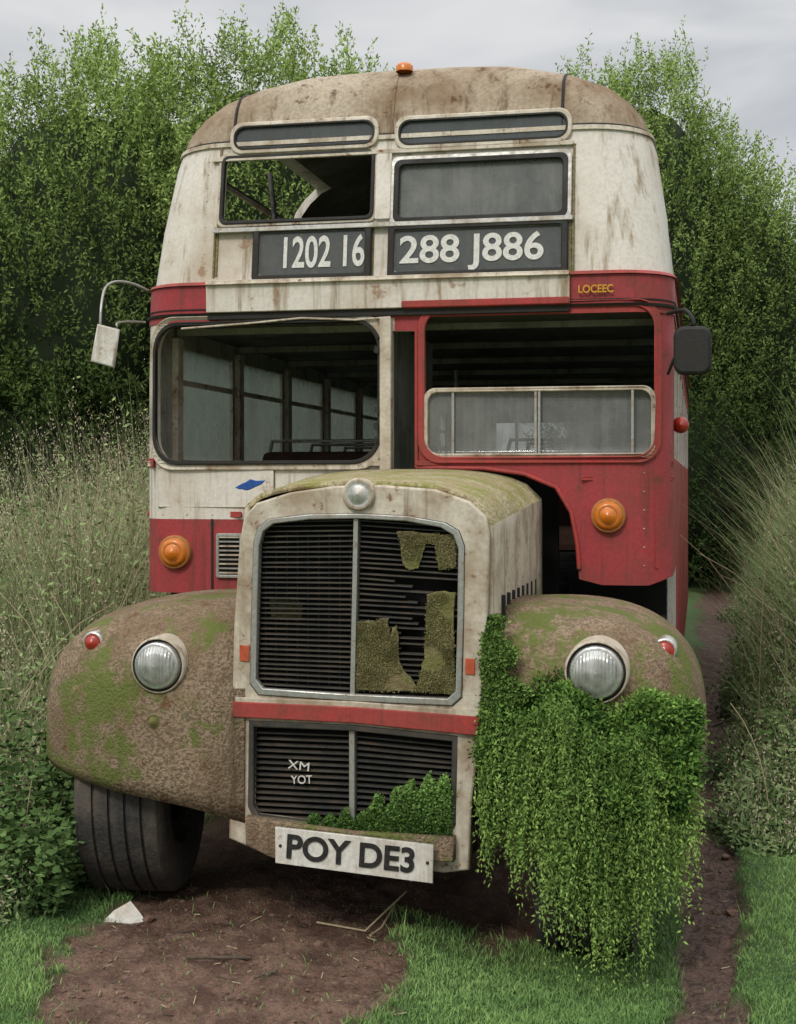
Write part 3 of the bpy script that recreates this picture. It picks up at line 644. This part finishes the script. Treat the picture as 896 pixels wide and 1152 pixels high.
for nm,side,n,nl in (('tall_grass',-1,40000,85000),('tall_grass',1,38000,150000)):
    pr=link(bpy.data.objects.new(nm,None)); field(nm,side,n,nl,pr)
DRY=weathered('dry_stem',(.42,.35,.22),(.25,.2,.12),.6,(.2,.13,.07),.4,.9,5,.2)
pr=link(bpy.data.objects.new('dry_weed_stems',None))
for i in range(60):
    if i%2: Y=rng.uniform(6.3,9.5); X=edgeR(Y)+rng.uniform(-.05,.5); h=rng.uniform(.5,1.6)*min(1,(Y-5.4)*.5)
    else: Y=rng.uniform(5.5,8.5); X=(-1.35 if Y<6.25 else BX-1.40+(Y-BY)*.2126)-rng.uniform(0,.6); h=rng.uniform(.3,.9)*min(1.9,(Y-4.6))
    a=rng.uniform(0,6.28); l=h*rng.uniform(.15,.5); P=[(X+l*math.cos(a)*s**2,Y+l*math.sin(a)*s**2,h*(s-.25*s**3*(l/h)*2)) for s in np.linspace(0,1,7)]
    tube('stem',P,.0022,DRY,parent=pr)
pr=link(bpy.data.objects.new('nettle_patch',None))
ns=330; k_=rng.random(ns)<.7; X=np.where(k_,-1.25-rng.random(ns)*.45,1.75+rng.random(ns)*.7); Y=np.where(k_,5.25+rng.random(ns)*.9,7.0+rng.random(ns)*1.6); X=np.where(k_,X,np.maximum(X,edgeR(Y)-.05+.4*rng.random(ns))); Hh=rng.uniform(.15,.55,ns)*np.where(k_,(.5+(Y-5.2)),.9); K=16
s=np.tile(np.linspace(.1,1,K),ns); C=np.stack([np.repeat(X,K),np.repeat(Y,K),np.repeat(Hh,K)*s],1)+rng.normal(0,.02,(ns*K,3))
C=np.repeat(C,2,0); leaves('nettle_leaves',C,rng.normal(size=C.shape)*[1,1,.3]+[0,0,.1],rng.uniform(.025,.055,len(C)),rng.uniform(.014,.028,len(C)),lerp((.03,.06,.02),(.13,.21,.07),np.clip(np.repeat(s,2)*.8+rng.normal(0,.15,len(C)),0,1)),pr)
CROWN_CORE=weathered('crown_shade_core',(.018,.030,.011),(.009,.016,.006),.6,(.016,.022,.008),.4,1,2,.5)  # very dark green for the solid core, stands in for shade inside the crown
def tree(name,x,y,lobes,nshoot,light,dark,seed,zmax):
    e=link(bpy.data.objects.new(name,None)); e.location=(x,y,0)
    rg=np.random.default_rng(seed)
    me=bpy.data.meshes.new('trunk'); vs=[(0,0,-.2),(0.05,0,.8),(.0,.05,1.6)]; es=[(0,1),(1,2)]; rad=[.26,.2,.17]
    for L in lobes:
        c=np.array(L[:3]); b=len(vs); vs+=[tuple(c*[.5,.5,.55]+[0,0,.5]),tuple(c),tuple(c+[L[3]*.3,0,L[5]*.5])]; es+=[(2,b),(b,b+1),(b+1,b+2)]; rad+=[.12,.07,.03]
    me.from_pydata(vs,es,[]); o=link(bpy.data.objects.new('trunk_and_limbs',me),e); o.modifiers.new('s','SKIN'); me.materials.append(BARK)
    for v,r in zip(me.skin_vertices[0].data,rad): v.radius=(r,r)
    me.skin_vertices[0].data[0].use_root=True
    Ls=np.array(lobes); w=Ls[:,3]*Ls[:,5]; w/=w.sum(); li=rg.choice(len(Ls),nshoot,p=w); Q=Ls[li]
    dr=nrm(rg.normal(size=(nshoot,3))+[0,-.6,.4]); rf=rg.uniform(.70,1.0,nshoot)**.5
    bump=1+.12*np.sin(dr[:,0]*9+li)*np.cos(dr[:,2]*8+li*2)+.07*np.sin(dr[:,0]*21+dr[:,2]*17+li)
    P=Q[:,:3]+dr*Q[:,3:6]*(rf*bump)[:,None]; k=P[:,2]>.1; P=P[k]; dr=dr[k]; rf=rf[k]; bump=bump[k]; ns=len(P)
    sd=nrm(dr*.75+[0,0,.85]+rg.normal(0,.28,(ns,3))); sl=rg.uniform(.22,.46,ns)*(1+.5*(rg.random(ns)<.10))
    K=22; s=np.tile(np.linspace(.05,1,K),ns); Pr=np.repeat(P,K,0); Dr=np.repeat(sd,K,0); Sl=np.repeat(sl,K)
    C=Pr+Dr*(s*Sl)[:,None]+rg.normal(0,.05,Pr.shape)*(1.15-s)[:,None]
    ld=nrm(Dr*.8+rg.normal(0,.7,Pr.shape))
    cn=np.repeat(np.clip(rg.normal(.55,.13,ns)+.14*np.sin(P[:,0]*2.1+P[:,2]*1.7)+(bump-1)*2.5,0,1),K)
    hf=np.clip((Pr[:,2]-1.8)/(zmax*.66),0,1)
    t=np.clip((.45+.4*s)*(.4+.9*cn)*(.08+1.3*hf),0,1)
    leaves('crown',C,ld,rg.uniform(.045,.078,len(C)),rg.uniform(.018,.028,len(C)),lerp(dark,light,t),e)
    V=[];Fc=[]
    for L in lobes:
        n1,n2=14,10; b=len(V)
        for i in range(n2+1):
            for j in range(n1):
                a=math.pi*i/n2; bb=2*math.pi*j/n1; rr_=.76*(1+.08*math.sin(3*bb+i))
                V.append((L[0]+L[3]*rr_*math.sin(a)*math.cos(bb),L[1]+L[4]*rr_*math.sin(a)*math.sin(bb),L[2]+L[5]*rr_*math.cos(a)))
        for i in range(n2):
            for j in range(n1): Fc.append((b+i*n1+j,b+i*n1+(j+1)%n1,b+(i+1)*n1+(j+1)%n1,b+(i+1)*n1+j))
    mesh('dark_crown_core',V,Fc,CROWN_CORE,e,True)  # solid dark core added inside the crown, blocks the view through the leaves
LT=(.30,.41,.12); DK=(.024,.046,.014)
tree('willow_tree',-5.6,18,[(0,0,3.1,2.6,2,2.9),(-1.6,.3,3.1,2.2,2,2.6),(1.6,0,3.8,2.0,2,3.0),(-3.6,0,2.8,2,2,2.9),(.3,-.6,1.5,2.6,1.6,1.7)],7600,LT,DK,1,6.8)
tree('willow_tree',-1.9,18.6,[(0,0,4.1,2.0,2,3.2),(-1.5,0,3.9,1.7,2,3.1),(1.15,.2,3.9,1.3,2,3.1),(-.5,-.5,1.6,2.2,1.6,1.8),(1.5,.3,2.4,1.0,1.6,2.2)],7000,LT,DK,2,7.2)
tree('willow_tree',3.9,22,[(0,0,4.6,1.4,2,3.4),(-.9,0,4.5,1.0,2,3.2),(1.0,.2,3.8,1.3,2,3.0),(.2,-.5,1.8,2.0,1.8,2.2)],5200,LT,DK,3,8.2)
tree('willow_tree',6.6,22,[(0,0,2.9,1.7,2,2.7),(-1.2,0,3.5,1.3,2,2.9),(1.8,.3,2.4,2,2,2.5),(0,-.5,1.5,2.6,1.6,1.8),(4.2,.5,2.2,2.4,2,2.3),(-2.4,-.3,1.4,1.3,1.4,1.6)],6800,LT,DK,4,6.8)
# hanging plant on nearside mudguard
pe=link(bpy.data.objects.new('hanging_plant',None)); pe.location=bus.location; pe.rotation_euler=bus.rotation_euler
ns=2300; K=36
def top(x): return .80+.055*np.sin(x*9+.5)+.03*np.sin(x*23)
lk=rng.uniform(.60,1.29,85); li=rng.integers(0,85,ns); lock=rng.uniform(.55,1.25,85)
x0=lk[li]+rng.normal(0,.014,ns); topz=top(x0)+rng.uniform(-.24,.02,ns)
fx=(x0-.58)/.7; ln=rng.uniform(.18,.44,ns)*lock[li]*(.76+.85*np.exp(-((fx-.62)/.3)**2))
y0=-1.25-.24*np.exp(-((fx-.5)/.42)**2)*rng.uniform(.1,1,ns); y0+=np.clip(fx-.8,0,1)*.6
s=np.tile(np.linspace(0,1,K),ns); rep=lambda a:np.repeat(a,K)
out=rng.uniform(.02,.10,ns); sw=rng.normal(0,.035,85)[li]
C=np.stack([rep(x0)+rep(sw)*s,rep(y0)-rep(out)*np.sin(s*1.8),rep(topz)-rep(ln)*s**1.2],1)+rng.normal(0,.006,(ns*K,3))
tl=rng.random(85)[li]
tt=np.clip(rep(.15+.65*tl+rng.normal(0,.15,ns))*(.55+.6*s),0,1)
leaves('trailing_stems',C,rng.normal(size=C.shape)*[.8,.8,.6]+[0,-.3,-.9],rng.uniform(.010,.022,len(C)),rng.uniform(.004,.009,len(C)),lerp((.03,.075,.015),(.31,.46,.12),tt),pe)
n=110000; m_=170; ci=rng.integers(0,m_,n); cx_=rng.uniform(.62,1.30,m_); rz=rng.random(m_)
cc=np.stack([cx_,-1.26+.20*(rz-.75)*1.2*np.exp(-((cx_-.95)/.3)**2)-.04*(1-rz),top(cx_)+.07*rz-.22*(1-rz)],1); cc[:,1]+=np.clip(cc[:,0]-1.15,0,1)*.6
cr=rng.uniform(.02,.07,m_)
dd=nrm(rng.normal(size=(n,3))); C=cc[ci]+dd*(rng.uniform(.2,1.25,n)*cr[ci])[:,None]*[1,.9,.8]
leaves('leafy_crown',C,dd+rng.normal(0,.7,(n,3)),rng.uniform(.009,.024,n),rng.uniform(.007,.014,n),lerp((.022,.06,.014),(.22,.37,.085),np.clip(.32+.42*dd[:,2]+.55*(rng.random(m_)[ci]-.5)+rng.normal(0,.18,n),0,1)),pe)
n=22000; u=rng.random(n); z=.72+.42*u; x=.605+(.03+.13*(1-u))*rng.random(n)*(1+.4*np.sin(u*20))+.012*rng.normal(size=n); y=-1.28-.03*rng.random(n)+.4*np.clip(z-1.0,0,1)
leaves('climbing_stems',np.stack([x,y,z],1),rng.normal(size=(n,3)),rng.uniform(.008,.018,n),rng.uniform(.006,.012,n),lerp((.03,.07,.016),(.2,.31,.08),rng.random(n)),pe)
me_=link(bpy.data.objects.new('moss_growth',None)); me_.location=bus.location; me_.rotation_euler=bus.rotation_euler
n=32000; a=fp(350,925,FD); b2=fp(511,935,FD); u=rng.random(n); x=a[0]+(b2[0]-a[0])*u; hm=.02+.17*sstep(.15,.9,u+.08*np.sin(u*31))+.02*np.sin(u*55)
z=a[1]+(b2[1]-a[1])*u-.01+hm*rng.random(n); y=FD-.05+.07*rng.random(n)
leaves('grille_moss',np.stack([x,y,z],1),rng.normal(size=(n,3))+[0,-.3,.6],rng.uniform(.008,.016,n),rng.uniform(.005,.010,n),lerp((.03,.07,.016),(.2,.34,.09),np.clip((z-a[1])*4+rng.random(n)*.5,0,1)),me_)
def inpoly(px,pz,L):
    r=np.zeros(len(px),bool)
    for i in range(len(L)):
        x1,z1=L[i]; x2,z2=L[i-1]; c=((z1>pz)!=(z2>pz))&(px<(x2-x1)*(pz-z1)/((z2-z1) or 1e-9)+x1); r^=c
    return r
for L,yy in ((PB[0],FD-.009),(PB[1],FD-.004),(PB[2],FD+.033)):
    X_=[p[0] for p in L]; Z_=[p[1] for p in L]; n=int(260000*(max(X_)-min(X_))*(max(Z_)-min(Z_)))
    px=rng.uniform(min(X_)-.004,max(X_)+.004,n); pz=rng.uniform(min(Z_)-.004,max(Z_)+.004,n); k=inpoly(px+rng.normal(0,.003,n),pz+rng.normal(0,.003,n),L)&(fbm(px*10,pz*10,1,300)>.40); px=px[k]; pz=pz[k]; n=len(px)
    cc_=fbm(px*14,pz*14,1,310)
    leaves('board_moss',np.stack([px,np.full(n,yy)-rng.random(n)*.006,pz],1),rng.normal(size=(n,3))+[0,-1,.3],rng.uniform(.003,.007,n),rng.uniform(.002,.004,n),lerp((.11,.11,.04),(.38,.34,.17),np.clip(cc_*1.6-.3+rng.normal(0,.15,n),0,1)),me_)
n=36000; t_=rng.random(n); sx=rng.uniform(-1,1,n)
y=-1.235+1.24*t_; xl=-.275-.215*t_; xr=.60+.04*t_; zl=1.515+.045*t_; zr=1.455+.075*t_; zt=1.595+.055*t_
x=(xl+xr)/2+(xr-xl)/2*sx; zs=zl+(zr-zl)*(sx+1)/2; z=zs+(zt-zs)*(1-np.abs(sx)**3)**.6; k=fbm(x*5,y*5,1,330)>.46; x,y,z=x[k],y[k],z[k]; n=len(x)
leaves('bonnet_moss',np.stack([x,y,z],1),rng.normal(size=(n,3))*[.6,.6,.3]+[0,0,1],rng.uniform(.004,.011,n),rng.uniform(.002,.005,n),lerp((.17,.17,.05),(.40,.38,.14),rng.random(n)),me_)
for G in (LG,RG):
    n=170000; x=G[0]+G[2]*G[1]*rng.random(n)*.99; z=G[5]+G[6]*rng.random(n)**.8*.985; q=1-np.abs((x-G[0])/G[1])**PW-np.abs((z-G[5])/G[6])**PW
    fz=fbm(x*3+9,z*3,1,350)+.35*(fbm(x*24,z*24,1,360)-.5)
    k=(q>.01)&(fz>.57); x,z,q,fz=x[k],z[k],q[k],fz[k]; n=len(x); y=G[3]-G[4]*q**(1/PW)
    leaves('mudguard_moss',np.stack([x,y+.002,z],1),rng.normal(size=(n,3))*[.7,.5,.7]+[0,-1,.3],rng.uniform(.002,.007,n),rng.uniform(.002,.004,n),lerp((.10,.12,.035),(.22,.27,.08),np.clip((fz-.57)*5+rng.normal(0,.2,n),0,1)),me_)
# debris
def gz(X,Y): return float(hgt(np.array([X]),np.array([Y]))[0])
def litter(nm,pts,r,mat,par=None): return tube(nm,[(x,y,gz(x,y)+h) for x,y,h in pts],r,mat,parent=par)
litter('fallen_stick',[(-.72,4.83,.012),(-.62,4.86,.02),(-.50,4.84,.012)],.006,BARK)
litter('fallen_stick',[(-.45,4.70,.008),(-.40,4.69,.01)],.007,BARK); litter('fallen_stick',[(-.30,5.25,.01),(-.12,5.18,.02),(.03,5.33,.10)],.004,DRY)
litter('fallen_stick',[(-.1,5.12,.01),(-.06,5.2,.03),(-.02,5.3,.06)],.004,DRY)
litter('fallen_stick',[(1.50,7.0,.02),(1.62,7.1,.05),(1.74,7.05,.03)],.008,BARK); litter('fallen_stick',[(2.1,9.6,.02),(2.35,9.7,.04)],.012,BARK)
tw=link(bpy.data.objects.new('twig_litter',None))
for i in range(100):
    if i<80: x=rng.uniform(-1.1,.0); y=rng.uniform(4.25,5.4)
    else: y=rng.uniform(4.3,7.5); x=pathc(y)+rng.uniform(-.12,.12)
    a=rng.uniform(0,6.28); l=rng.uniform(.008,.05)
    litter('twig',[(x,y,.004),(x+l*math.cos(a),y+l*math.sin(a),.008)],.002,BARK if i%3 else DRY,tw)
CLOD=weathered('soil_clod',(.19,.115,.08),(.10,.06,.045),.7,(.27,.19,.14),.5,.9,20,.5)
V=[];Fc=[]
import bmesh
bm=bmesh.new(); bmesh.ops.create_icosphere(bm,subdivisions=1,radius=1); iv=np.array([v.co[:] for v in bm.verts]); iF=[tuple(v.index for v in f.verts) for f in bm.faces]; bm.free()
for i in range(520):
    if i<330: x=rng.uniform(-1.2,.1); y=rng.uniform(4.2,5.6)
    else: y=rng.uniform(4.2,12); x=pathc(y)+rng.normal(0,.10+.01*(y-4))
    d_,p_=dirtmask(np.array([x]),np.array([y]))
    if max(d_[0],p_[0])<.3: continue
    sz=rng.uniform(.003,.011)*(1+(rng.random()<.06)*1.2); W=iv*rng.uniform(.7,1.3,iv.shape)*[sz,sz*rng.uniform(.7,1.3),sz*.6]+[x,y,gz(x,y)+sz*.2]
    b_=len(V); V+=W.tolist(); Fc+=[tuple(b_+q for q in f) for f in iF]
mesh('soil_clods',V,Fc,CLOD,None)
X,Y=-1.02,5.33; zz=gz(X,Y)
mesh('broken_panel_scrap',[(X-.08,Y-.03,zz+.02),(X+.03,Y-.04,zz+.015),(X+.05,Y+.03,zz+.03),(X+.01,Y+.04,zz+.075),(X-.05,Y+.02,zz+.045),(X+.10,Y-.06,zz+.006),(X-.02,Y+.01,zz+.03)],[(0,1,6,4),(4,6,3),(6,1,2,3),(1,5,2)],PLATE,None).modifiers.new('s','SOLIDIFY').thickness=.005
# ================================================================ sky, sun, camera
w=bpy.data.worlds.new('World'); sc.world=w; w.use_nodes=True; nt=w.node_tree; bg=nt.nodes['Background']
sky=N(nt,'ShaderNodeTexSky'); sky.sky_type='NISHITA'; sky.sun_disc=False; EL,AZ=math.radians(42),math.radians(205)
sky.sun_elevation=EL; sky.sun_rotation=AZ
tc=N(nt,'ShaderNodeTexCoord').outputs['Generated']; mp=N(nt,'ShaderNodeMapping'); mp.inputs['Scale'].default_value=(1,1,3.5); nt.links.new(tc,mp.inputs['Vector'])
c1=noise(nt,mp.outputs[0],3.2,4,.55,.3); cloud=mix(nt,ramp(nt,c1,.34,.64),(3.5,3.6,3.75),(5.1,5.1,5.1))
sx=N(nt,'ShaderNodeSeparateXYZ'); nt.links.new(tc,sx.inputs[0]); zen=ramp(nt,sx.outputs[2],.30,.95,1.0,2.7)
vm=N(nt,'ShaderNodeVectorMath',operation='SCALE'); nt.links.new(cloud,vm.inputs[0]); nt.links.new(zen,vm.inputs['Scale'])
nt.links.new(mix(nt,.94,sky.outputs[0],vm.outputs[0]),bg.inputs['Color']); bg.inputs['Strength'].default_value=.15
sd=bpy.data.lights.new('sun','SUN'); sd.energy=1.5; sd.angle=math.radians(12); sd.color=(1,.95,.87); so_=link(bpy.data.objects.new('sun',sd))
dv=Vector((math.sin(AZ)*math.cos(EL),math.cos(AZ)*math.cos(EL),math.sin(EL))); so_.rotation_euler=dv.to_track_quat('Z','Y').to_euler()
cd=bpy.data.cameras.new('camera'); cam=link(bpy.data.objects.new('camera',cd)); cam.location=(0,0,EYE); cam.rotation_euler=(math.pi/2,0,0)
cd.sensor_fit='HORIZONTAL'; cd.sensor_width=36; cd.lens=36*F/896; cd.shift_y=-36/896; cd.clip_end=2000; sc.camera=cam
